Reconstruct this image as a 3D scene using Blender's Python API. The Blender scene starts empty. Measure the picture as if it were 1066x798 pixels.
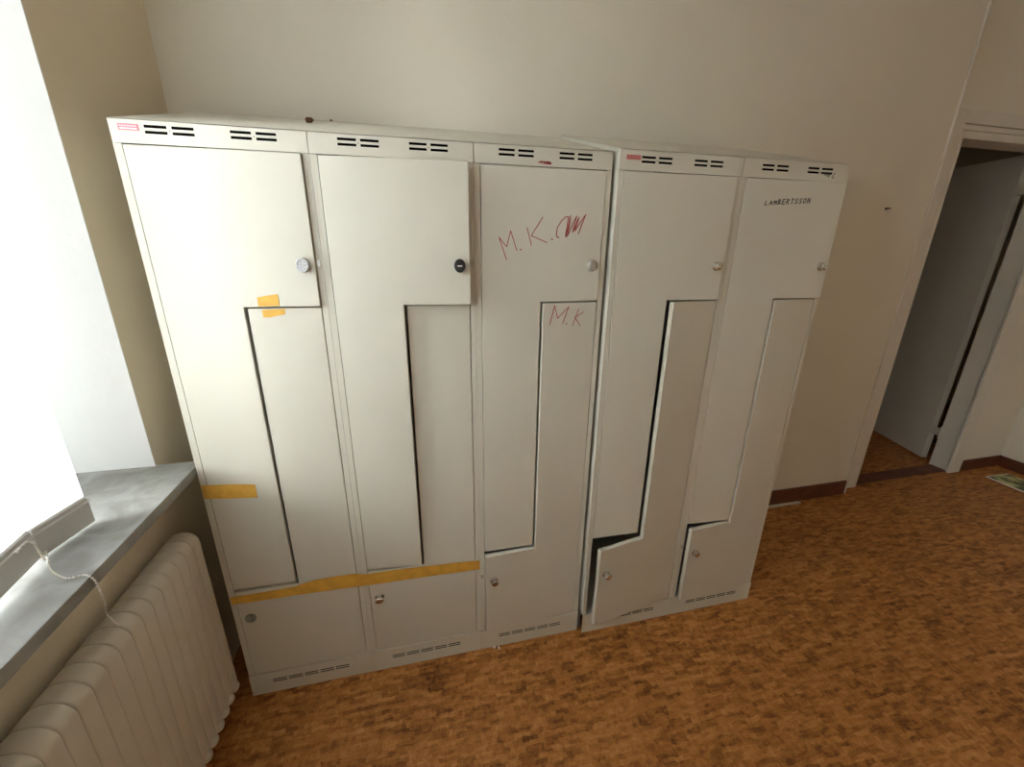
import bpy, bmesh, math, random
from mathutils import Vector, Matrix
random.seed(7)
R = math.radians
sc = bpy.context.scene
COL = sc.collection

# ------------------------------------------------------------ camera, sky, exposure
cam_d = bpy.data.cameras.new('camera'); cam = bpy.data.objects.new('camera', cam_d); COL.objects.link(cam)
cam_d.sensor_width = 36.0; cam_d.lens = 14.5946; cam_d.clip_start = 0.02; cam_d.clip_end = 100
right = Vector((0.9732099, -0.22964027, 0.01130641)); down = Vector((-0.06134939, -0.30676130, -0.94980722)); fwd = Vector((0.22158235, 0.92366815, -0.31263143))
m = Matrix.Identity(4)
for i in range(3):
    m[i][0] = right[i]; m[i][1] = -down[i]; m[i][2] = -fwd[i]
m[0][3], m[1][3], m[2][3] = 0.619136, -1.204726, 1.484426
cam.matrix_world = m
sc.camera = cam

world = bpy.data.worlds.new('overcast_sky'); sc.world = world; world.use_nodes = True
wt = world.node_tree; wb = wt.nodes['Background']; wb.inputs[1].default_value = 23.5
# overcast sky: brightest overhead, dimmer at the horizon, dark ground below
wtc = wt.nodes.new('ShaderNodeTexCoord'); wsx = wt.nodes.new('ShaderNodeSeparateXYZ'); wmr = wt.nodes.new('ShaderNodeValToRGB')
wt.links.new(wtc.outputs['Generated'], wsx.inputs[0]); wma = wt.nodes.new('ShaderNodeMath'); wma.operation = 'MAXIMUM'; wma.inputs[1].default_value = 0.0; wt.links.new(wsx.outputs[2], wma.inputs[0]); wt.links.new(wma.outputs[0], wmr.inputs[0]); wt.links.new(wmr.outputs[0], wb.inputs[0])
we = wmr.color_ramp.elements
we[0].position = 0.0; we[0].color = (0.27, 0.27, 0.27, 1)
we[1].position = 1.0; we[1].color = (2.0, 2.05, 2.1, 1)

# daylight entering through the window opening (sky portal)
pl = bpy.data.lights.new('window_daylight', 'AREA'); pl.shape = 'RECTANGLE'; pl.size = 1.75; pl.size_y = 1.5
pl.cycles.is_portal = True
po = bpy.data.objects.new('window_daylight', pl); COL.objects.link(po)
po.location = (-0.50, -0.68, 1.73); po.rotation_euler = (0, R(-90), 0)
p2 = bpy.data.lights.new('added_window_daylight', 'AREA'); p2.shape = 'RECTANGLE'; p2.size = 1.75; p2.size_y = 0.70  # sky portal for the added, unseen window
p2.cycles.is_portal = True
po2 = bpy.data.objects.new('added_window_daylight', p2); COL.objects.link(po2)
po2.location = (-0.50, -2.75, 1.73); po2.rotation_euler = (0, R(-90), 0)

sc.view_settings.view_transform = 'Standard'; sc.view_settings.look = 'None'
sc.view_settings.gamma = 1.0; sc.view_settings.use_curve_mapping = False
sc.view_settings.exposure = 0.83
sc.cycles.max_bounces = 12; sc.cycles.diffuse_bounces = 8; sc.cycles.transparent_max_bounces = 12

# ------------------------------------------------------------ materials
def newmat(name):
    mt = bpy.data.materials.new(name); mt.use_nodes = True
    nt = mt.node_tree; return mt, nt, nt.nodes['Principled BSDF'], nt.nodes['Material Output']
def N(nt, t, **kw):
    n = nt.nodes.new(t)
    for k, v in kw.items(): setattr(n, k, v)
    return n
def mat(name, col, rough=0.5, metal=0.0, var=0.0, scale=8.0, bump=0.0, bscale=200.0, spec=0.5, col2=None):
    mt, nt, b, out = newmat(name)
    b.inputs['Roughness'].default_value = rough; b.inputs['Metallic'].default_value = metal
    b.inputs['Specular IOR Level'].default_value = spec
    tc = N(nt, 'ShaderNodeTexCoord')
    nz = N(nt, 'ShaderNodeTexNoise'); nz.inputs['Scale'].default_value = scale; nz.inputs['Detail'].default_value = 6
    nt.links.new(tc.outputs['Object'], nz.inputs['Vector'])
    rp = N(nt, 'ShaderNodeValToRGB')
    c2 = col2 or tuple(c * (1 - var) for c in col)
    rp.color_ramp.elements[0].position = 0.35; rp.color_ramp.elements[1].position = 0.65
    rp.color_ramp.elements[0].color = (*c2, 1); rp.color_ramp.elements[1].color = (*col, 1)
    nt.links.new(nz.outputs['Fac'], rp.inputs['Fac']); nt.links.new(rp.outputs['Color'], b.inputs['Base Color'])
    if bump:
        n2 = N(nt, 'ShaderNodeTexNoise'); n2.inputs['Scale'].default_value = bscale; n2.inputs['Detail'].default_value = 3
        nt.links.new(tc.outputs['Object'], n2.inputs['Vector'])
        bp = N(nt, 'ShaderNodeBump'); bp.inputs['Strength'].default_value = bump; bp.inputs['Distance'].default_value = 0.002
        nt.links.new(n2.outputs['Fac'], bp.inputs['Height']); nt.links.new(bp.outputs['Normal'], b.inputs['Normal'])
    return mt

M = {}
M['wall'] = mat('painted_plaster', (0.71, 0.665, 0.565), 0.8, var=0.03, scale=3, bump=0.25, bscale=160, spec=0.2)
M['wall_warm'] = mat('beige_plaster', (0.77, 0.68, 0.53), 0.8, var=0.04, scale=3, bump=0.25, bscale=160, spec=0.2)
M['white_plaster'] = mat('white_plaster', (0.84, 0.84, 0.83), 0.75, var=0.02, scale=6, bump=0.4, bscale=60, spec=0.2)
M['ceiling'] = mat('ceiling_paint', (0.80, 0.76, 0.68), 0.85, var=0.02)
M['locker'] = mat('locker_enamel', (0.60, 0.575, 0.49), 0.42, var=0.03, scale=5, bump=0.04, bscale=260)
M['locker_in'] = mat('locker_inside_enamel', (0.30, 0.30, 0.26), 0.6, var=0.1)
M['trim'] = mat('trim_paint', (0.66, 0.62, 0.54), 0.45, var=0.04, scale=10)
M['door'] = mat('door_paint', (0.60, 0.57, 0.49), 0.5, var=0.04, scale=5)
M['base'] = mat('stained_baseboard', (0.16, 0.05, 0.025), 0.45, var=0.4, scale=14)
M['rad'] = mat('radiator_enamel', (0.64, 0.59, 0.50), 0.38, var=0.04, scale=20)
M['metal'] = mat('brushed_chrome', (0.62, 0.60, 0.56), 0.22, metal=1.0, var=0.1)
M['steel'] = mat('dull_steel', (0.45, 0.43, 0.38), 0.4, metal=0.7, var=0.15, scale=60)
M['white_plastic'] = mat('white_plastic', (0.80, 0.80, 0.80), 0.35, var=0.02)
M['grey_plastic'] = mat('grey_green_plastic', (0.25, 0.27, 0.22), 0.5, var=0.2, scale=80)
M['cap'] = mat('cap_plastic', (0.55, 0.56, 0.57), 0.25, var=0.2, scale=120)
M['black'] = mat('black_plastic', (0.015, 0.015, 0.018), 0.3, var=0.1)
M['dark'] = mat('slot_shade_black', (0.004, 0.004, 0.004), 0.9, var=0.1, spec=0.0)  # black standing in for the shade behind the vent slots
M['ink_red'] = mat('red_ink', (0.40, 0.035, 0.035), 0.6, var=0.3, scale=60)
M['ink_black'] = mat('black_ink', (0.03, 0.03, 0.035), 0.6, var=0.3, scale=60)
M['tape'] = mat('orange_paper_tape', (0.72, 0.40, 0.06), 0.55, var=0.2, scale=30, bump=0.15, bscale=90)
M['pink'] = mat('pink_label', (0.70, 0.20, 0.25), 0.5, var=0.05)
M['redlab'] = mat('red_label', (0.52, 0.16, 0.15), 0.5, var=0.1, scale=40)
M['paleink'] = mat('pale_lettering', (0.85, 0.60, 0.62), 0.5)
M['bar'] = mat('blind_bar_aluminium', (0.52, 0.51, 0.49), 0.5, var=0.04, scale=30)
M['chain'] = mat('bead_chain_plastic', (0.72, 0.68, 0.62), 0.4)
M['frame'] = mat('window_frame_paint', (0.78, 0.77, 0.74), 0.4, var=0.03)
M['bits'] = mat('plaster_crumb', (0.8, 0.78, 0.74), 0.8, var=0.1)
M['rust'] = mat('dry_brown_crumb', (0.12, 0.04, 0.02), 0.8, var=0.4, scale=60)

# floor: cork mosaic of small slivers
mt, nt, b, out = newmat('cork_mosaic'); M['floor'] = mt
tc = N(nt, 'ShaderNodeTexCoord')
wn = N(nt, 'ShaderNodeTexNoise'); wn.inputs['Scale'].default_value = 26; wn.inputs['Detail'].default_value = 3
nt.links.new(tc.outputs['Object'], wn.inputs['Vector'])
wm = N(nt, 'ShaderNodeVectorMath', operation='SCALE'); wm.inputs['Scale'].default_value = 0.020
nt.links.new(wn.outputs['Color'], wm.inputs[0])
wa = N(nt, 'ShaderNodeVectorMath', operation='ADD'); nt.links.new(tc.outputs['Object'], wa.inputs[0]); nt.links.new(wm.outputs[0], wa.inputs[1])
sx = N(nt, 'ShaderNodeSeparateXYZ'); nt.links.new(wa.outputs[0], sx.inputs[0])
def mth(op, a, b_=None, c_=None):
    n = N(nt, 'ShaderNodeMath', operation=op)
    for i, v_ in enumerate((a, b_, c_)):
        if v_ is None: continue
        if isinstance(v_, (int, float)): n.inputs[i].default_value = v_
        else: nt.links.new(v_, n.inputs[i])
    return n.outputs[0]
def slivers(px_, py_, seed):
    # rows of short cork slivers, each row shifted at random; one random tone per sliver
    row = mth('FLOOR', mth('MULTIPLY_ADD', sx.outputs[1], 1.0/py_, seed))
    w = N(nt, 'ShaderNodeTexWhiteNoise', noise_dimensions='1D'); nt.links.new(row, w.inputs['W'])
    cell = mth('FLOOR', mth('MULTIPLY_ADD', sx.outputs[0], 1.0/px_, mth('MULTIPLY', w.outputs['Value'], 9.0)))
    cx = N(nt, 'ShaderNodeCombineXYZ'); nt.links.new(cell, cx.inputs[0]); nt.links.new(row, cx.inputs[1]); cx.inputs[2].default_value = seed
    w2 = N(nt, 'ShaderNodeTexWhiteNoise', noise_dimensions='3D'); nt.links.new(cx.outputs[0], w2.inputs['Vector'])
    return w2.outputs['Value']
sA = slivers(0.055, 0.0140, 0.3); sB = slivers(0.030, 0.0095, 7.7); sC = slivers(0.012, 0.018, 3.1)
big = N(nt, 'ShaderNodeTexNoise'); big.inputs['Scale'].default_value = 3.5; big.inputs['Detail'].default_value = 4; nt.links.new(tc.outputs['Object'], big.inputs['Vector'])
fine = N(nt, 'ShaderNodeTexNoise'); fine.inputs['Scale'].default_value = 190; fine.inputs['Detail'].default_value = 4; nt.links.new(tc.outputs['Object'], fine.inputs['Vector'])
def madd(a, k, c):
    n = N(nt, 'ShaderNodeMath', operation='MULTIPLY_ADD'); n.inputs[1].default_value = k
    nt.links.new(a, n.inputs[0])
    if isinstance(c, float): n.inputs[2].default_value = c
    else: nt.links.new(c, n.inputs[2])
    return n.outputs[0]
x = madd(sA, 0.30, -0.20)
x = madd(sB, 0.20, x)
x = madd(sC, 0.16, x)
x = madd(big.outputs['Fac'], 0.22, x)
x = madd(fine.outputs['Fac'], 0.45, x)
# an old dark scuff by the second locker
vd = N(nt, 'ShaderNodeVectorMath', operation='DISTANCE'); vd.inputs[1].default_value = (0.62, -0.075, 0.01)
sw = N(nt, 'ShaderNodeVectorMath', operation='MULTIPLY_ADD'); sw.inputs[1].default_value = (0.10, 0.10, 0); sw.inputs[2].default_value = (-0.05, -0.05, 0)
nt.links.new(big.outputs['Color'], sw.inputs[0])
sv = N(nt, 'ShaderNodeVectorMath', operation='ADD'); nt.links.new(tc.outputs['Object'], sv.inputs[0]); nt.links.new(sw.outputs[0], sv.inputs[1]); nt.links.new(sv.outputs[0], vd.inputs[0])
sm = N(nt, 'ShaderNodeMapRange'); sm.inputs['From Min'].default_value = 0.02; sm.inputs['From Max'].default_value = 0.075; sm.inputs['To Min'].default_value = 0.15; sm.inputs['To Max'].default_value = 0.0
nt.links.new(vd.outputs['Value'], sm.inputs['Value'])
x = mth('SUBTRACT', x, sm.outputs[0])
rp = N(nt, 'ShaderNodeValToRGB'); cr = rp.color_ramp
cr.elements[0].position = 0.15; cr.elements[0].color = (0.13, 0.040, 0.008, 1)
cr.elements[1].position = 0.95; cr.elements[1].color = (0.66, 0.34, 0.11, 1)
e = cr.elements.new(0.5); e.color = (0.42, 0.17, 0.042, 1)
nt.links.new(x, rp.inputs['Fac']); nt.links.new(rp.outputs[0], b.inputs['Base Color'])
b.inputs['Roughness'].default_value = 0.5; b.inputs['Specular IOR Level'].default_value = 0.3
bp = N(nt, 'ShaderNodeBump'); bp.inputs['Strength'].default_value = 0.25; bp.inputs['Distance'].default_value = 0.002
nt.links.new(x, bp.inputs['Height']); nt.links.new(bp.outputs[0], b.inputs['Normal'])

# stone sill
mt, nt, b, out = newmat('grey_limestone'); M['stone'] = mt
tc = N(nt, 'ShaderNodeTexCoord')
n1 = N(nt, 'ShaderNodeTexNoise'); n1.inputs['Scale'].default_value = 11; n1.inputs['Detail'].default_value = 9; n1.inputs['Distortion'].default_value = 1.0
nt.links.new(tc.outputs['Object'], n1.inputs['Vector'])
rp = N(nt, 'ShaderNodeValToRGB'); cr = rp.color_ramp
cr.elements[0].position = 0.35; cr.elements[0].color = (0.22, 0.215, 0.195, 1); cr.elements[1].position = 0.68; cr.elements[1].color = (0.36, 0.355, 0.335, 1)
nt.links.new(n1.outputs['Fac'], rp.inputs['Fac']); nt.links.new(rp.outputs[0], b.inputs['Base Color']); b.inputs['Roughness'].default_value = 0.65; b.inputs['Specular IOR Level'].default_value = 0.3

# glass: clear pane
mt, nt, b, out = newmat('window_glass'); M['glass'] = mt
nt.nodes.remove(b)
tr = N(nt, 'ShaderNodeBsdfTransparent'); tr.inputs[0].default_value = (0.95, 0.97, 0.96, 1); gl = N(nt, 'ShaderNodeBsdfGlossy'); gl.inputs['Roughness'].default_value = 0.02
mx = N(nt, 'ShaderNodeMixShader'); fr = N(nt, 'ShaderNodeFresnel'); fr.inputs[0].default_value = 1.45
nt.links.new(fr.outputs[0], mx.inputs[0]); nt.links.new(tr.outputs[0], mx.inputs[1]); nt.links.new(gl.outputs[0], mx.inputs[2]); nt.links.new(mx.outputs[0], out.inputs[0])
# blind fabric: white, lets daylight through
mt, nt, b, out = newmat('blind_fabric'); M['fabric'] = mt
nt.nodes.remove(b)
df = N(nt, 'ShaderNodeBsdfDiffuse'); df.inputs[0].default_value = (0.80, 0.81, 0.82, 1)
tl = N(nt, 'ShaderNodeBsdfTranslucent'); tl.inputs[0].default_value = (0.90, 0.91, 0.93, 1)
mx = N(nt, 'ShaderNodeMixShader'); mx.inputs[0].default_value = 0.62
nt.links.new(df.outputs[0], mx.inputs[1]); nt.links.new(tl.outputs[0], mx.inputs[2]); nt.links.new(mx.outputs[0], out.inputs[0])
# magazine cover
mt, nt, b, out = newmat('magazine_cover'); M['cover'] = mt
tc = N(nt, 'ShaderNodeTexCoord'); n1 = N(nt, 'ShaderNodeTexNoise'); n1.inputs['Scale'].default_value = 11; n1.inputs['Detail'].default_value = 2
nt.links.new(tc.outputs['Object'], n1.inputs['Vector'])
rp = N(nt, 'ShaderNodeValToRGB'); cr = rp.color_ramp
cr.elements[0].position = 0.42; cr.elements[0].color = (0.03, 0.05, 0.03, 1); cr.elements[1].position = 0.58; cr.elements[1].color = (0.55, 0.55, 0.25, 1)
e = cr.elements.new(0.5); e.color = (0.25, 0.32, 0.10, 1)
nt.links.new(n1.outputs['Fac'], rp.inputs['Fac']); nt.links.new(rp.outputs[0], b.inputs['Base Color']); b.inputs['Roughness'].default_value = 0.35

# ------------------------------------------------------------ mesh helpers
def box(bm, x0, x1, y0, y1, z0, z1):
    vs = [bm.verts.new(p) for p in ((x0,y0,z0),(x1,y0,z0),(x1,y1,z0),(x0,y1,z0),(x0,y0,z1),(x1,y0,z1),(x1,y1,z1),(x0,y1,z1))]
    for f in ((0,3,2,1),(4,5,6,7),(0,1,5,4),(1,2,6,5),(2,3,7,6),(3,0,4,7)): bm.faces.new([vs[i] for i in f])
def prism_xz(bm, pts, y0, y1):
    a = [bm.verts.new((x, y0, z)) for x, z in pts]; c = [bm.verts.new((x, y1, z)) for x, z in pts]
    bm.faces.new(a); bm.faces.new(c[::-1]); n = len(pts)
    for i in range(n): bm.faces.new((a[(i+1)%n], a[i], c[i], c[(i+1)%n]))
def plate(bm, x0, x1, z0, z1, y0, y1, holes):
    xs = sorted({x0, x1, *[h[0] for h in holes], *[h[1] for h in holes]}); zs = sorted({z0, z1, *[h[2] for h in holes], *[h[3] for h in holes]})
    def inh(x, z): return any(h[0] < x < h[1] and h[2] < z < h[3] for h in holes)
    V = {}
    def v(i, j, y):
        if (i, j, y) not in V: V[(i, j, y)] = bm.verts.new((xs[i], y, zs[j]))
        return V[(i, j, y)]
    nx, nz = len(xs)-1, len(zs)-1
    solid = {(i, j): not inh((xs[i]+xs[i+1])/2, (zs[j]+zs[j+1])/2) for i in range(nx) for j in range(nz)}
    for (i, j), s in solid.items():
        if not s: continue
        bm.faces.new((v(i,j,y0), v(i+1,j,y0), v(i+1,j+1,y0), v(i,j+1,y0))); bm.faces.new((v(i,j+1,y1), v(i+1,j+1,y1), v(i+1,j,y1), v(i,j,y1)))
        if not solid.get((i-1,j)): bm.faces.new((v(i,j,y0), v(i,j+1,y0), v(i,j+1,y1), v(i,j,y1)))
        if not solid.get((i+1,j)): bm.faces.new((v(i+1,j+1,y0), v(i+1,j,y0), v(i+1,j,y1), v(i+1,j+1,y1)))
        if not solid.get((i,j-1)): bm.faces.new((v(i+1,j,y0), v(i,j,y0), v(i,j,y1), v(i+1,j,y1)))
        if not solid.get((i,j+1)): bm.faces.new((v(i,j+1,y0), v(i+1,j+1,y0), v(i+1,j+1,y1), v(i,j+1,y1)))
def lathe(bm, prof, center=(0,0,0), axis='Y', n=32, sx=1.0, sz=1.0):
    # prof: (radius, depth along axis); axis Y points to -y (toward the room) as depth grows
    rings = []
    for r, d in prof:
        ring = []
        for k in range(n):
            a = 2*math.pi*k/n
            if axis == 'Y': p = (center[0]+r*sx*math.cos(a), center[1]-d, center[2]+r*sz*math.sin(a))
            else: p = (center[0]+r*math.cos(a), center[1]+r*math.sin(a), center[2]+d)
            ring.append(bm.verts.new(p))
        rings.append(ring)
    for a, c in zip(rings, rings[1:]):
        for k in range(n): bm.faces.new((a[k], a[(k+1)%n], c[(k+1)%n], c[k]))
    bm.faces.new(rings[0][::-1]); bm.faces.new(rings[-1])
def tube(bm, pts, r, n=10):
    pts = [Vector(p) for p in pts]; rings = []
    for i, p in enumerate(pts):
        t = (pts[min(i+1, len(pts)-1)] - pts[max(i-1, 0)]).normalized()
        u = t.orthogonal().normalized() if i == 0 else (prev - t*prev.dot(t)).normalized()
        prev = u; w = t.cross(u)
        rings.append([bm.verts.new(p + u*r*math.cos(2*math.pi*k/n) + w*r*math.sin(2*math.pi*k/n)) for k in range(n)])
    for a, c in zip(rings, rings[1:]):
        for k in range(n): bm.faces.new((a[k], a[(k+1)%n], c[(k+1)%n], c[k]))
    bm.faces.new(rings[0][::-1]); bm.faces.new(rings[-1])
def stroke(bm, pts, w, y=0.0):
    # pen stroke lying on a door face: flat ribbon in the xz plane, 0.2 mm thick
    for (x0, z0), (x1, z1) in zip(pts, pts[1:]):
        d = Vector((x1-x0, z1-z0)); L = d.length
        if L < 1e-6: continue
        d /= L; nx, nz = -d.y*w/2, d.x*w/2; ex, ez = d.x*w/3, d.y*w/3
        prism_xz(bm, [(x0-ex+nx, z0-ez+nz), (x0-ex-nx, z0-ez-nz), (x1+ex-nx, z1+ez-nz), (x1+ex+nx, z1+ez+nz)], y-0.0003, y+0.0003)
def smooth_path(pts, k=6):
    P = [Vector(p) for p in pts]; out = []
    for i in range(len(P)-1):
        a, b_, c, d = P[max(i-1,0)], P[i], P[i+1], P[min(i+2, len(P)-1)]
        for s in range(k):
            t = s/k
            out.append(0.5*((2*b_)+(c-a)*t+(2*a-5*b_+4*c-d)*t*t+(3*b_-a-3*c+d)*t**3))
    out.append(P[-1]); return out
def obj(name, bm, m, parent=None, bevel=0.0, smooth=False, loc=(0,0,0), seg=2, cat=None, label=None, group=None, kind=None):
    bmesh.ops.recalc_face_normals(bm, faces=bm.faces)
    me = bpy.data.meshes.new(name); bm.to_mesh(me); bm.free()
    me.materials.append(M[m] if isinstance(m, str) else m)
    o = bpy.data.objects.new(name, me); COL.objects.link(o); o.location = loc
    if parent: o.parent = parent
    if bevel:
        b = o.modifiers.new('bevel', 'BEVEL'); b.width = bevel; b.segments = seg; b.limit_method = 'ANGLE'; b.angle_limit = R(40)
        b.harden_normals = False
    if smooth:
        for p in me.polygons: p.use_smooth = True
    tag(o, label, cat, group, kind); return o
def tag(o, label=None, cat=None, group=None, kind=None):
    if label: o['label'] = label
    if cat: o['category'] = cat
    if group: o['group'] = group
    if kind: o['kind'] = kind
def empty(name, loc, label=None, cat=None, group=None, kind=None):
    o = bpy.data.objects.new(name, None); COL.objects.link(o); o.location = loc; o.empty_display_size = 0.1
    tag(o, label, cat, group, kind); return o
def B(): return bmesh.new()
def boxes(name, m, L, **kw):
    bm = B()
    for l in L: box(bm, *l)
    return obj(name, bm, m, **kw)

# ------------------------------------------------------------ room shell
XL, YB, YD, XR, YF, ZC = -0.116, 0.565, 0.62, 4.74, -3.3, 2.75
WY0, WY1, WZ0, WZ1 = -1.40, 0.04, 0.857, 2.58      # window opening
V0, V1 = -3.10, -2.40     # added window out of view on the same wall, extra daylight
S = dict(kind='structure')
boxes('floor', 'floor', [(-0.70, 6.2, YF-0.15, 3.3, -0.06, 0.0)], **S)
boxes('ceiling', 'ceiling', [(-0.70, XR+0.1, YF-0.15, YB+0.18, ZC, ZC+0.1)], **S)
boxes('wall_left', 'wall_warm', [(-0.56, XL, WY1, YB, 0, ZC), (-0.56, XL, WY0, WY1, 0, WZ0), (-0.56, XL, WY0, WY1, WZ1, ZC), (-0.56, XL, V1, WY0, 0, ZC), (-0.56, XL, V0, V1, 0, WZ0), (-0.56, XL, V0, V1, WZ1, ZC), (-0.56, XL, YF, V0, 0, ZC)], **S)
boxes('wall_back', 'wall', [(-0.56, 3.240, YB, 0.74, 0, ZC), (3.240, 3.385, YD, 0.74, 0, ZC), (3.385, 4.262, YD, 0.74, 2.045, ZC), (4.262, XR, YD, 0.74, 0, ZC)], **S)
boxes('wall_right', 'wall', [(XR, XR+0.1, YF, 0.74, 0, ZC)], **S)
boxes('wall_front', 'wall', [(-0.56, XR+0.1, YF-0.12, YF, 0, ZC)], **S)
# hallway beyond the doorway
boxes('wall_hall', 'wall', [(2.3, 6.0, 2.9, 3.0, 0, ZC), (5.9, 6.0, 0.74, 2.9, 0, ZC), (2.2, 2.3, 0.74, 3.0, 0, ZC), (XR+0.1, 6.0, 0.64, 0.74, 0, ZC)], **S)
boxes('ceiling_hall', 'ceiling', [(2.2, 6.0, 0.745, 3.0, ZC, ZC+0.1)], **S)
# wall corner bead, casing, baseboards
boxes('trim_1', 'trim', [(3.2405, 3.262, 0.556, 0.6195, 0, ZC)], bevel=0.004, **S)
bm = B(); box(bm, 3.290, 3.385, 0.600, 0.6195, 0, 2.160)
obj('trim_2', bm, 'trim', bevel=0.004, **S)
boxes('trim_3', 'trim', [(4.226, 4.330, 0.600, 0.6195, 0, 2.160)], bevel=0.004, **S)
boxes('trim_4', 'trim', [(3.3855, 4.2255, 0.600, 0.6195, 2.045, 2.070), (3.3855, 4.2255, 0.604, 0.6195, 2.074, 2.098), (3.3855, 4.2255, 0.600, 0.6195, 2.102, 2.160)], bevel=0.002, **S)
boxes('trim_5', 'trim', [(3.3855, 3.397, 0.600, 0.735, 0, 2.045), (4.250, 4.2615, 0.6197, 0.735, 0, 2.045), (3.397, 4.250, 0.600, 0.735, 2.034, 2.0445)], bevel=0.001, **S)
boxes('baseboard_back', 'base', [(XL, 3.2400, 0.552, 0.5648, 0, 0.095), (4.3305, XR, 0.606, 0.6198, 0, 0.080)], bevel=0.003, **S)
boxes('baseboard_right', 'base', [(XR-0.014, XR-0.0005, YF, 0.606, 0, 0.080)], bevel=0.003, **S)
boxes('trim_6', 'base', [(3.397, 4.250, 0.625, 0.72, 0.0, 0.006)], bevel=0.003, **S)   # threshold strip

# open door into the hallway
d1 = empty('door_1', (4.262, 0.742, 0), kind='structure'); d1.rotation_euler = (0, 0, math.atan2(0.951, 0.309))
boxes('leaf', 'door', [(0.074, 0.90, -0.04, 0.0, 0.012, 2.05)], parent=d1, bevel=0.002)
for z in (0.25, 1.85):
    h = B(); tube(h, [(-0.006, 0.004, z-0.045), (-0.006, 0.004, z+0.045)], 0.007); box(h, -0.002, 0.082, 0.0005, 0.003, z-0.028, z+0.028)
    obj('hinge', h, 'trim', parent=d1)
h = B(); tube(h, [(0.77, 0.0, 1.02), (0.77, 0.045, 1.02), (0.66, 0.05, 1.02)], 0.008)
obj('handle', h, 'metal', parent=d1, smooth=True)

# ------------------------------------------------------------ window: lining, frame, panes, sill
w1 = empty('window_1', (-0.4, (WY0+WY1)/2, WZ0), kind='structure')
def wbox(name, m, L, **kw):
    o = boxes(name, m, L, **kw); o.parent = w1; o.matrix_parent_inverse = Matrix.Translation(-w1.location); return o
wbox('window_lining', 'white_plaster', [(-0.42, XL+0.0015, WY1-0.004, WY1-0.0005, 0.886, WZ1-0.001), (-0.42, XL+0.0015, WY0+0.0005, WY0+0.004, 0.886, WZ1-0.001), (-0.42, XL+0.0015, WY0+0.004, WY1-0.004, WZ1-0.005, WZ1-0.001)])
a0, a1 = WY0+0.004, WY1-0.004; fz0, fz1 = 0.886, WZ1-0.005
wbox('window_frame', 'frame', [(-0.49, -0.42, a0, a0+0.06, fz0, fz1), (-0.49, -0.42, a1-0.25, a1, fz0, fz1), (-0.49, -0.42, a0+0.06, a1-0.25, fz0, fz0+0.06), (-0.49, -0.42, a0+0.06, a1-0.25, fz1-0.06, fz1), (-0.49, -0.42, -0.72, -0.64, fz0+0.06, fz1-0.06)], bevel=0.004)  # locker-side stile widened out of view to cut direct sky light
for (p0, p1) in ((a0+0.06, -0.72), (-0.64, a1-0.25)):
    wbox('pane', 'glass', [(-0.459, -0.455, p0, p1, fz0+0.06, fz1-0.06)])
wbox('window_sill', 'stone', [(-0.46, -0.004, WY0+0.001, WY1-0.0005, 0.858, 0.8855), (XL+0.0005, -0.004, WY1-0.0005, WY1+0.006, 0.858, 0.8855)], bevel=0.0015)

w2 = empty('added_window', (-0.4, (V0+V1)/2, WZ0), kind='structure')  # unseen window put in to brighten the right-hand lockers and walls
for nm, m_, L in (('window_frame', 'frame', [(-0.49, -0.42, V0+0.001, V0+0.07, 0.886, WZ1-0.001), (-0.49, -0.42, V1-0.07, V1-0.001, 0.886, WZ1-0.001), (-0.49, -0.42, V0+0.07, V1-0.07, 0.886, 0.95), (-0.49, -0.42, V0+0.07, V1-0.07, WZ1-0.065, WZ1-0.001)]),
                  ('pane', 'glass', [(-0.459, -0.455, V0+0.07, V1-0.07, 0.95, WZ1-0.065)]),
                  ('window_sill', 'stone', [(-0.46, -0.004, V0+0.001, V1-0.001, 0.858, 0.8855)])):
    o = boxes(nm, m_, L, parent=w2); o.matrix_parent_inverse = Matrix.Translation(-w2.location)

# ------------------------------------------------------------ roller blinds
def blind(p0, ang, L, zb, label, withchain):
    # p0: lower corner nearest the lockers; runs along local -y
    r = empty('roller_blind', (p0[0], p0[1], zb), label, 'blind'); r.rotation_euler = (0, 0, ang)
    f = B(); top = 2.50 - zb
    ny = 12
    for k in range(ny):
        box(f, -0.0004, 0.0004, -L+L*k/ny, -L+L*(k+1)/ny, 0.062, top)
    bmesh.ops.remove_doubles(f, verts=f.verts, dist=1e-5)
    obj('blind_fabric', f, 'fabric', parent=r)
    b_ = B(); prism = [(-0.006, 0.0), (0.006, 0.0), (0.007, 0.004), (0.007, 0.050), (0.0045, 0.052), (0.0045, 0.060), (0.002, 0.063), (-0.002, 0.063), (-0.007, 0.056), (-0.007, 0.004)]
    prism_xz(b_, prism, -L, 0)
    obj('bottom_bar', b_, 'bar', parent=r, bevel=0.001)
    c = B(); lathe(c, [(0.0055, 0.0), (0.0055, -0.003), (0.002, -0.0045)], (0, 0, 0.053), n=16)
    obj('end_cap', c, 'white_plastic', parent=r)
    t = B(); tube(t, [(0, -L, top+0.012), (0, 0, top+0.012)], 0.018, 20)
    obj('roller_tube', t, 'bar', parent=r, smooth=False)
    return r
bl1 = blind((-0.107, -0.226), -math.atan2(0.19, 0.98), 0.121, 0.892, 'white roller blind nearest the lockers, its grey bottom bar just above the stone sill', True)
bl2 = blind((-0.122, -0.350), math.atan2(0.125, 0.98), 0.84, 0.899, 'white roller blind at the left photo edge, overlapping the one nearer the lockers', False)
def beads(bm, pts, step=0.0070, r=0.0024):
    path = smooth_path(pts, 12); acc = 0.0; last = path[0]; centers = [last]
    for p in path[1:]:
        while (p-last).length >= step:
            last = last + (p-last).normalized()*step; centers.append(last)
    for c in centers: bmesh.ops.create_icosphere(bm, subdivisions=1, radius=r, matrix=Matrix.Translation(c))
    tube(bm, path, 0.0007, 5)
ch = B()
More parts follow.
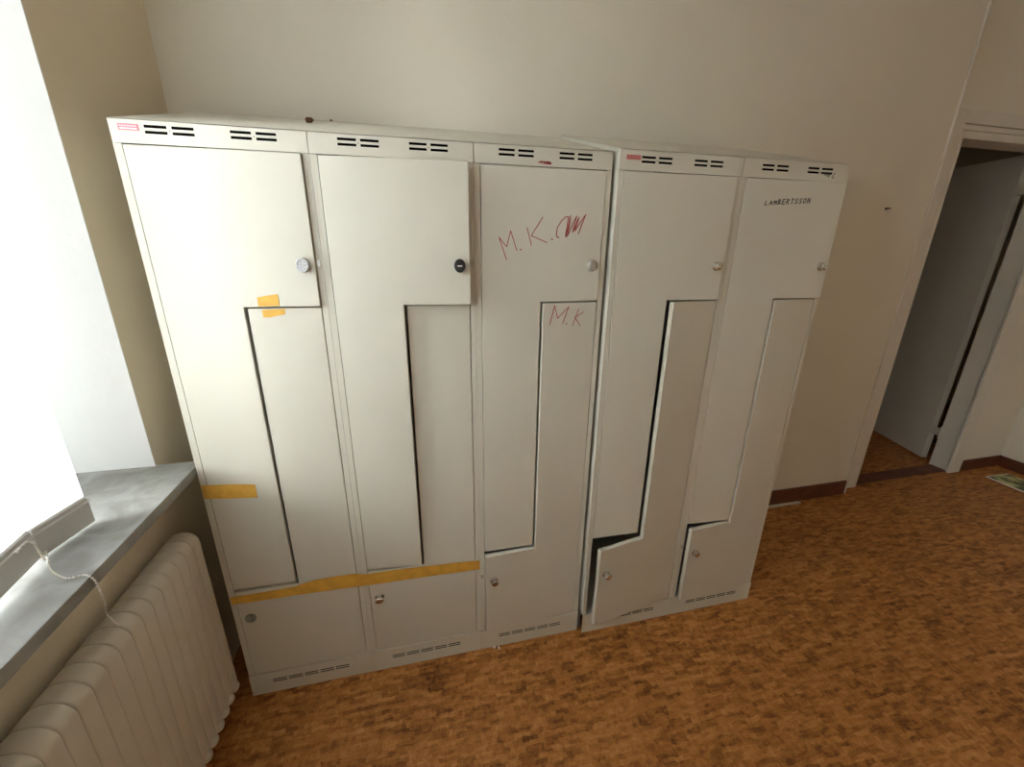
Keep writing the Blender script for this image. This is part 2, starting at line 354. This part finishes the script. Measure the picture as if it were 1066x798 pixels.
beads(ch, [(-0.118, -0.334, 0.900), (-0.108, -0.350, 0.8885), (-0.080, -0.383, 0.8885), (-0.040, -0.411, 0.8885), (-0.016, -0.408, 0.8885), (-0.0025, -0.414, 0.8885), (0.0015, -0.411, 0.875), (0.0015, -0.408, 0.841), (0.0015, -0.408, 0.815), (0.001, -0.412, 0.795), (-0.008, -0.390, 0.750), (-0.026, -0.360, 0.716), (-0.040, -0.345, 0.7045)])
co = obj('blind_chain', ch, 'chain', parent=bl1); co.matrix_parent_inverse = (Matrix.Translation(bl1.location) @ bl1.rotation_euler.to_matrix().to_4x4()).inverted()
ch = B()
beads(ch, [(-0.104, -0.400, 0.950), (-0.100, -0.385, 0.958), (-0.101, -0.372, 0.950), (-0.103, -0.366, 0.930), (-0.107, -0.358, 0.908), (-0.110, -0.352, 0.893)])
co = obj('blind_chain', ch, 'chain', parent=bl2); co.matrix_parent_inverse = (Matrix.Translation(bl2.location) @ bl2.rotation_euler.to_matrix().to_4x4()).inverted()

# ------------------------------------------------------------ radiator
rad = empty('radiator', (-0.06, -0.5, 0), 'cream sectional radiator under the stone window sill', 'radiator')
def rrect(x0, x1, z0, z1, rt, rb, n=8):
    pts = []
    for cx, cz, a0_, r in ((x1-rt, z1-rt, 0, rt), (x0+rt, z1-rt, 90, rt), (x0+rb, z0+rb, 180, rb), (x1-rb, z0+rb, 270, rb)):
        for k in range(n+1):
            a = R(a0_ + 90*k/n); pts.append((cx+r*math.cos(a), cz+r*math.sin(a)))
    return pts
def section_bm():
    bm = B(); rings = []
    for y, ins in ((-0.0199, 0.0036), (-0.0186, 0.0016), (-0.0150, 0.0004), (-0.006, 0.0), (0.006, 0.0), (0.0150, 0.0004), (0.0186, 0.0016), (0.0199, 0.0036)):
        pts = rrect(-0.042+ins, 0.040-ins, 0.098+ins, 0.702-ins, 0.036-ins*0.5, 0.020-ins*0.5)
        rings.append([bm.verts.new((x, y, z)) for x, z in pts])
    n = len(rings[0])
    for a, c in zip(rings, rings[1:]):
        for k in range(n): bm.faces.new((a[k], a[(k+1)%n], c[(k+1)%n], c[k]))
    bm.faces.new(rings[0][::-1]); bm.faces.new(rings[-1])
    return bm
s0 = obj('section', section_bm(), 'rad', parent=rad, smooth=True)
nub = B(); bmesh.ops.create_uvsphere(nub, u_segments=16, v_segments=10, radius=0.0180, matrix=Matrix.Translation((0.032, 0, 0.107)) @ Matrix.Diagonal((0.95, 1.0, 1.0, 1)))
me_n = obj('section_foot', nub, 'rad', parent=s0, smooth=True)
NS = 22
for k in range(NS):
    y = 0.5 - 0.045 - 0.040*k
    if k == 0: s0.location = (0, y, 0); continue
    c = s0.copy(); COL.objects.link(c); c.parent = rad; c.location = (0, y, 0)
    d = me_n.copy(); COL.objects.link(d); d.parent = c
for z in (0.15, 0.65):
    hb = B(); tube(hb, [(0.0, 0.47, z), (0.0, 0.5-0.07-0.04*(NS-1), z)], 0.014, 16)
    obj('header_pipe', hb, 'rad', parent=rad, smooth=True)
hb = B()
yv = 0.5-0.07-0.04*(NS-1)
tube(hb, smooth_path([(0, yv, 0.15), (0, yv-0.05, 0.15), (0, yv-0.07, 0.13), (0, yv-0.07, 0.0)], 5), 0.009, 12)
obj('supply_pipe', hb, 'rad', parent=rad, smooth=True)
for y in (0.36, -0.26):
    hb = B(); box(hb, -0.0555, -0.030, y-0.012, y+0.012, 0.60, 0.64); obj('bracket', hb, 'rad', parent=rad)

# ------------------------------------------------------------ lockers
LD = 0.50            # depth
ZT, ZH, ZBK = 1.740, 1.6925, 1.880
DT = 0.018           # door thickness
def make_locker(x, y, W, label, up_deg, low_deg, tilt=0.0):
    r = empty('locker', (x, y, 0), label, 'locker', 'off white staff lockers in a row'); r.rotation_euler = (tilt, 0, 0)
    R1 = W-0.0002; st = 0.0165
    # carcass
    boxes('carcass', 'locker', [(0.0005, 0.0022, 0.02, LD, 0.0, ZH), (R1-0.0017, R1, 0.02, LD, 0.0, ZH), (0.0022, R1-0.0017, LD-0.002, LD, 0.0, ZH), (0.0022, R1-0.0017, 0.0005, LD-0.002, 0.088, 0.0893)], parent=r)
    fr_ = B()
    box(fr_, 0.0001, st, 0.0, 0.022, 0.0895, ZH-0.0005); box(fr_, R1-st+0.001, R1, 0.0, 0.022, 0.0895, ZH-0.0005)
    obj('front_frame', fr_, 'locker', parent=r, bevel=0.0003)
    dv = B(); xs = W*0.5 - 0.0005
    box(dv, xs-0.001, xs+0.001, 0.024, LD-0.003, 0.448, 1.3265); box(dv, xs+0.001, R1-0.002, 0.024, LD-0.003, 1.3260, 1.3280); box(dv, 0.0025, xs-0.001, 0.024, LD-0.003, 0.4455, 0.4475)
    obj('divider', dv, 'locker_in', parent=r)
    # plinth with slots
    pb = B(); holes = []
    for k in range(5):
        hx = 0.070+0.051*k; holes += [(hx, hx+0.0445, 0.0540, 0.0588), (hx, hx+0.0445, 0.0450, 0.0498)]
    plate(pb, 0.0005, R1, 0.0, 0.0888, -0.0045, -0.0038, holes)
    obj('plinth', pb, 'locker', parent=r)
    ZT, ZBK = (1.740, 1.880) if y > -0.01 else (1.7455, 1.8855)   # the right-hand pair stands a touch taller
    # sloping top with slotted front
    tb_ = B(); holes = []
    for gx in (0.067, 0.236):
        for dx in (0.0, 0.053):
            for zz in (1.7245, 1.7130): holes.append((gx+dx, gx+dx+0.0435, zz, zz+0.0060))
        holes.append((gx+0.0472, gx+0.0494, 1.7195, 1.7217))
    plate(tb_, 0.0012, R1-0.001, ZH, ZT, -0.001, -0.0002, holes)
    def yz_quad(x0, x1):
        vs = []
        for xx in (x0, x1):
            vs.append([tb_.verts.new((xx, yy, zz)) for yy, zz in ((0.0008, ZH), (LD, ZH), (LD, ZBK), (0.0008, ZT))])
        a, c = vs; tb_.faces.new(a); tb_.faces.new(c[::-1])
        for i in range(4): tb_.faces.new((a[i], a[(i+1)%4], c[(i+1)%4], c[i]))
    yz_quad(0.0005, 0.0018); yz_quad(R1-0.0013, R1)
    v = [tb_.verts.new(p) for p in ((0.0005, -0.001, ZT), (R1, -0.001, ZT), (R1, LD, ZBK), (0.0005, LD, ZBK), (0.0005, -0.001, ZT-0.0015), (R1, -0.001, ZT-0.0015), (R1, LD, ZBK-0.0015), (0.0005, LD, ZBK-0.0015))]
    for f in ((0,1,2,3),(4,7,6,5),(0,4,5,1),(1,5,6,2),(2,6,7,3),(3,7,4,0)): tb_.faces.new([v[i] for i in f])
    box(tb_, 0.0018, R1-0.0013, LD-0.0015, LD, ZH, ZBK-0.001)
    obj('sloping_top', tb_, 'locker', parent=r, bevel=0.0)
    bb = B(); box(bb, 0.004, R1-0.004, 0.0008, 0.002, ZH, ZT-0.003); obj('slot_shade_sheet', bb, 'dark', parent=r)  # black sheet added as the shade behind the top slots
    bb = B(); box(bb, 0.004, R1-0.004, -0.0030, -0.0020, 0.004, 0.085); obj('slot_shade_sheet', bb, 'dark', parent=r)  # black sheet painting in the shade behind the plinth slots
    boxes('plinth_cap', 'locker', [(0.0005, R1, -0.0038, 0.0, 0.0872, 0.0888)], parent=r)
    # doors (lower door hinged right, upper door hinged left)
    xr = W-0.0175; ms = W*0.5-0.002; ml = W*0.5+0.005
    up = B(); prism_xz(up, [(0,1.690),(xr-0.018,1.690),(xr-0.018,1.329),(ms-0.018,1.329),(ms-0.018,0.452),(0,0.452)], 0.0, DT)
    u = obj('upper_door', up, 'locker', parent=r, bevel=0.0016, loc=(0.018, -0.001, 0)); u.rotation_euler = (0, 0, -R(up_deg))
    lo = B(); prism_xz(lo, [(ml-xr,1.325),(0,1.325),(0,0.092),(0.018-xr,0.092),(0.018-xr,0.441),(ml-xr,0.441)], 0.0, DT)
    l = obj('lower_door', lo, 'locker', parent=r, bevel=0.0016, loc=(xr, -0.001, 0)); l.rotation_euler = (0, 0, R(low_deg))
    return r, u, l, xr
def knob(door, x, z, kind):
    bm = B()
    c = (x, -0.0003, z)
    if kind == 'white_cap':
        lathe(bm, [(0.019, 0), (0.019, 0.010), (0.0175, 0.0125), (0.014, 0.0128), (0.013, 0.0115), (0.0002, 0.0115)], c, sx=0.85, sz=1.0)
        box(bm, x-0.010, x+0.010, -0.0140, -0.0110, z-0.0015, z+0.0015)
        for s in (-1, 1): box(bm, x-0.008, x+0.008, -0.0135, -0.0110, z+s*0.008-0.001, z+s*0.008+0.001)
        m_, lab = 'cap', 'white round cap knob'
    elif kind == 'black_cap':
        lathe(bm, [(0.018, 0), (0.018, 0.012), (0.0165, 0.0145), (0.0002, 0.0150)], c, sx=0.85)
        for s in (-1, 0, 1): box(bm, x-0.011, x+0.011, -0.0172, -0.0140, z+s*0.008-0.0018, z+s*0.008+0.0018)
        m_, lab = 'black', 'black round ribbed knob'
    elif kind == 'grey_disc':
        lathe(bm, [(0.0165, 0), (0.0165, 0.0035), (0.0145, 0.0045), (0.013, 0.0030), (0.0002, 0.0030)], c)
        box(bm, x-0.0018, x+0.0018, -0.0062, -0.0028, z-0.0125, z+0.0125)
        m_, lab = 'grey_plastic', 'grey green flat disc'
    elif kind == 'grey_round':
        lathe(bm, [(0.0175, 0), (0.0175, 0.003), (0.015, 0.004), (0.0150, 0.016), (0.0135, 0.018), (0.0002, 0.018)], c, sx=0.82)
        m_, lab = 'steel', 'dull grey round knob'
    elif kind == 'turn':
        lathe(bm, [(0.0135, 0), (0.0135, 0.003), (0.0085, 0.004), (0.0085, 0.012), (0.0130, 0.014), (0.0135, 0.021), (0.0115, 0.0240), (0.0002, 0.0245)], c, sx=1.15, sz=0.78)
        m_, lab = 'metal', 'chrome oval turn knob'
    else:
        lathe(bm, [(0.0145, 0), (0.0145, 0.003), (0.0120, 0.0040), (0.0125, 0.015), (0.0110, 0.0185), (0.0060, 0.0200), (0.0002, 0.0203)], c)
        m_, lab = 'metal', 'chrome cylinder knob'
    o = obj('knob', bm, m_, parent=door, smooth=False, bevel=0.0006)
    for p in o.data.polygons: p.use_smooth = True
    o['label'] = lab
    if kind == 'black_cap':
        f = B(); box(f, x-0.006, x+0.006, -0.0178, -0.0171, z-0.0016, z+0.0012); obj('knob_mark', f, 'white_plastic', parent=o)
    return o
def peg(r, x, z, m_='metal', rad_=0.009):
    bm = B(); lathe(bm, [(rad_, 0), (rad_, 0.002), (rad_*0.8, 0.0035), (0.0002, 0.0037)], (x, 0, z), sx=0.55, n=20)
    return obj('strike_stud', bm, m_, parent=r, smooth=False)

LK = []
spec = [(0.000, 0.000, 0.3990, 'tall off white locker in the corner by the window, white cap knob and orange tape', 1.2, 0.0),
        (0.399, 0.000, 0.3985, 'tall off white locker with black round knob, its upper door standing slightly ajar', 5.2, 0.0),
        (0.7975, 0.000, 0.3945, 'tall off white locker with red handwritten M.K. on both doors', 0.6, 2.8),
        (1.2040, -0.018, 0.4030, 'tall off white locker with its lower door ajar and a red label on the header', 1.2, 9.4),
        (1.6070, -0.018, 0.3940, 'off white locker at the doorway end of the row, black lettering on its upper door', 3.6, 4.6)]
for s_ in spec: LK.append(make_locker(*s_))
kinds = [('white_cap', 'grey_disc'), ('black_cap', 'turn'), ('grey_round', 'cyl'), ('cyl', 'turn'), ('cyl', 'cyl')]
for (r, u, l, xr), (ku, kl) in zip(LK, kinds):
    knob(u, xr-0.018-0.028, 1.434, ku); knob(l, 0.018-xr+0.030, 0.334, kl)
for i, z in ((0, 1.438), (1, 1.438)):
    r, u, l, xr = LK[i]; peg(r, xr+0.0085, z, 'white_plastic' if i == 0 else 'steel')
for i, z in ((2, 0.344), (4, 0.344)): peg(LK[i][0], 0.008, z, 'steel')

# handwriting on the doors (child of the door, door coordinates = locker coordinates - 0.018)
def writing(door, ox, strokes, w, m_, name='handwriting', label=None, parent_y=-0.0004):
    bm = B()
    for s in strokes:
        if len(s) == 1:
            x_, z_ = s[0]; stroke(bm, [(x_-ox-0.0012, z_), (x_-ox+0.0012, z_)], 0.0034, parent_y)
        else: stroke(bm, [(a-ox, c) for a, c in s], w, parent_y)
    o = obj(name, bm, m_, parent=door)
    if label: o['label'] = label
    return o
r3, u3, l3, x3 = LK[2]
writing(u3, 0.018, [[(0.090,1.449),(0.068,1.509),(0.090,1.484),(0.101,1.527),(0.119,1.475)], [(0.131,1.477)], [(0.148,1.536),(0.162,1.489)], [(0.193,1.564),(0.161,1.515),(0.208,1.497)], [(0.223,1.506)],
  [(0.244,1.511),(0.238,1.512),(0.235,1.521),(0.238,1.538),(0.249,1.556),(0.262,1.567),(0.270,1.567),(0.267,1.548),(0.263,1.513),(0.270,1.540),(0.276,1.571),(0.271,1.531),(0.268,1.514),(0.282,1.545),(0.294,1.570),(0.285,1.526),(0.297,1.558),(0.302,1.567),(0.291,1.530),(0.304,1.550),(0.322,1.575),(0.310,1.545),(0.302,1.522)]], 0.0022, 'ink_red', label='red handwritten M.K. and a scribble')
writing(l3, x3, [[(0.224,1.260),(0.238,1.318),(0.249,1.279),(0.284,1.313),(0.266,1.262)], [(0.279,1.261)], [(0.318,1.306),(0.299,1.255)], [(0.334,1.296),(0.307,1.279),(0.325,1.254)]], 0.0021, 'ink_red', label='red handwritten M.K')
# uneven capitals LAMBERTSSON
r5, u5, l5, x5 = LK[4]
G = {'L': [[(0,1),(0,0),(.8,0)]], 'A': [[(0,0),(.5,1),(1,0)],[(.2,.4),(.8,.4)]], 'M': [[(0,0),(.1,1),(.5,.4),(.9,1),(1,0)]], 'B': [[(0,0),(0,1),(.8,.85),(.1,.55),(.9,.25),(0,0)]],
     'E': [[(.9,1),(0,1),(0,0),(.9,0)],[(0,.5),(.7,.5)]], 'R': [[(0,0),(0,1),(.8,.8),(.1,.5),(.9,0)]], 'T': [[(0,1),(1,1)],[(.5,1),(.5,0)]], 'S': [[(.9,.95),(.2,.9),(.1,.6),(.8,.4),(.7,.05),(0,.05)]],
     'O': [[(.5,1),(.05,.7),(.05,.25),(.5,0),(.95,.3),(.9,.75),(.5,1)]], 'N': [[(0,0),(0,1),(.9,0),(.9,1)]]}
st_ = []
word = 'LAMBERTSSON'
for k, chh in enumerate(word):
    f = k/(len(word)-1); bx = 0.096+0.148*f; bz = 1.6165+0.0095*f; h = 0.0145 if k > 2 else 0.0115; wd = 0.0092
    for s in G[chh]: st_.append([(bx+a*wd+c*h*0.15, bz+c*h) for a, c in s])
writing(u5, 0.018, st_, 0.0022, 'ink_black', name='lettering', label='black uneven hand lettering')
writing(r5, 0.0, [[(0.283,1.7155),(0.305,1.7160),(0.303,1.710),(0.312,1.7165),(0.311,1.708),(0.320,1.7185),(0.318,1.705),(0.324,1.711),(0.326,1.7185)], [(0.343,1.7185),(0.333,1.7055),(0.336,1.7035),(0.344,1.7045)]], 0.0018, 'ink_black', name='marker_scrawl', parent_y=-0.0014, label='black marker scrawl beside the vents')
# small labels on the headers
def label_plate(r, x0, x1, z0, z1, m_, lines, lab):
    bm = B(); box(bm, x0, x1, -0.0018, -0.0011, z0, z1); o = obj('maker_label', bm, m_, parent=r, bevel=0.0003); o['label'] = lab
    t = B()
    for (a, c, zz, w) in lines: box(t, a, c, -0.0021, -0.0017, zz-w/2, zz+w/2)
    if lines: obj('label_print', t, 'paleink', parent=o)
    return o
label_plate(LK[0][0], 0.018, 0.057, 1.7175, 1.7305, 'pink', [(0.021+0.0048*k, 0.0245+0.0048*k, 1.7262, 0.0022) for k in range(7)]+[(0.021, 0.054, 1.7210, 0.0028)], 'pink label with a pale line of print')
label_plate(LK[3][0], 0.020, 0.063, 1.7195, 1.7315, 'redlab', [], 'worn red label')
writing(LK[2][0], 0.0, [[(0.176,1.7005),(0.181,1.7045),(0.184,1.7000)], [(0.183,1.7045),(0.191,1.7045)], [(0.187,1.7045),(0.187,1.6995)], [(0.192,1.6995),(0.192,1.7045),(0.197,1.7035),(0.193,1.7015),(0.198,1.6995)], [(0.204,1.7045),(0.199,1.7045),(0.199,1.6995),(0.204,1.6995)], [(0.199,1.702),(0.204,1.702)], [(0.206,1.6995),(0.206,1.7045),(0.212,1.7030),(0.207,1.7018),(0.213,1.6995),(0.206,1.6995)]], 0.0022, 'ink_red', name='small_red_print', parent_y=-0.0014, label='tiny slanted red print under the vents')

# ------------------------------------------------------------ orange tape
def tape(name, stations, label, th=0.0004, group=None):
    # stations: (x, y, ztop, zbot); a strip lying on the fronts
    bm = B(); rows = []
    for x_, y_, zt, zb in stations:
        rows.append([bm.verts.new((x_, y_, zt)), bm.verts.new((x_, y_, zb)), bm.verts.new((x_, y_+th, zb)), bm.verts.new((x_, y_+th, zt))])
    for a, c in zip(rows, rows[1:]):
        for i in range(4): bm.faces.new((a[i], a[(i+1)%4], c[(i+1)%4], c[i]))
    bm.faces.new(rows[0]); bm.faces.new(rows[-1][::-1])
    return obj(name, bm, 'tape', label=label, cat='tape', group='orange tape on the lockers')
tape('adhesive_tape', [(0.004, -0.0022, 0.428, 0.398), (0.060, -0.0024, 0.428, 0.397), (0.130, -0.003, 0.430, 0.397), (0.190, -0.0036, 0.431, 0.398), (0.215, -0.005, 0.440, 0.398), (0.255, -0.0062, 0.448, 0.398), (0.320, -0.0062, 0.450, 0.397), (0.380, -0.0055, 0.448, 0.395), (0.399, -0.0040, 0.440, 0.391), (0.415, -0.0030, 0.436, 0.390), (0.500, -0.0028, 0.436, 0.388), (0.600, -0.0024, 0.431, 0.386), (0.700, -0.0022, 0.426, 0.383), (0.785, -0.0022, 0.420, 0.381), (0.7965, -0.0016, 0.4185, 0.3805)],
     'long orange tape strip running across two locker fronts above their bottom compartments')
tape('adhesive_tape', [(0.002, -0.0016, 0.831, 0.787), (0.020, -0.0022, 0.830, 0.785), (0.080, -0.0036, 0.825, 0.779), (0.140, -0.0048, 0.818, 0.774)], 'short orange tape strip at sill height on the locker nearest the window')
tape('adhesive_tape', [(0.233, -0.0068, 1.354, 1.331), (0.255, -0.0072, 1.358, 1.331), (0.283, -0.0078, 1.362, 1.332)], 'small orange tape square just above the door step, upper of two')
tape('adhesive_tape', [(0.238, -0.0022, 1.321, 1.302), (0.255, -0.0026, 1.322, 1.3015), (0.275, -0.0024, 1.3225, 1.306), (0.292, -0.0022, 1.323, 1.309)], 'small orange tape scrap just below the door step, lower of two')

# ------------------------------------------------------------ small things
bm = B(); box(bm, 2.62, 2.88, 0.526, 0.548, 0.0, 0.004)
obj('plastic_strip', bm, 'trim', bevel=0.001, label='short white strip lying on the floor along the baseboard', cat='strip')
mg = empty('magazine', (4.53, 0.36, 0), 'green magazine lying on the floor in the far right corner', 'magazine'); mg.rotation_euler = (0, 0, R(-2))
boxes('page_block', 'bits', [(-0.104, 0.104, -0.147, 0.147, 0.0, 0.0045)], parent=mg)
boxes('cover', 'cover', [(-0.094, 0.096, -0.137, 0.137, 0.0046, 0.0052)], parent=mg)
bm = B(); lathe(bm, [(0.006, 0), (0.006, 0.003), (0.003, 0.006), (0.003, 0.018), (0.0045, 0.020), (0.0002, 0.021)], (0,0,0), n=14)
o = obj('wall_screw', bm, 'black', loc=(2.969, YB-0.0003, 1.688), label='dark screw sticking out of the wall right of the lockers', cat='screw')
def crumb(name, loc, s, m_, label, cat, group=None):
    bm = B(); bmesh.ops.create_icosphere(bm, subdivisions=2, radius=1.0)
    for v in bm.verts:
        v.co *= 1+random.uniform(-.25, .25); v.co.x *= s[0]; v.co.y *= s[1]; v.co.z *= s[2]
    zmin = min(v.co.z for v in bm.verts)
    for v in bm.verts: v.co.z -= zmin
    return obj(name, bm, m_, loc=loc, label=label, cat=cat, group=group)
o = crumb('dried_leaf', (0.355, 0.31, 1.8265), (0.0125, 0.008, 0.008), 'rust', 'brown curled dry leaf on top of the locker nearest the window', 'leaf'); o.rotation_euler = (R(15.6), 0, 0)
o = crumb('rust_crumb', (0.392, 0.485, 1.8755), (0.004, 0.004, 0.003), 'rust', 'tiny brown crumb at the back of the locker tops by the wall', 'crumb'); o.rotation_euler = (R(15.6), 0, 0)
crumb('plaster_crumb', (0.848, -0.010, 0), (0.007, 0.004, 0.003), 'bits', 'white plaster crumb on the floor below the M.K. locker, left one', 'crumb', 'plaster crumbs')
crumb('plaster_crumb', (0.864, -0.017, 0), (0.004, 0.008, 0.003), 'bits', 'white plaster crumb on the floor below the M.K. locker, right one', 'crumb', 'plaster crumbs')
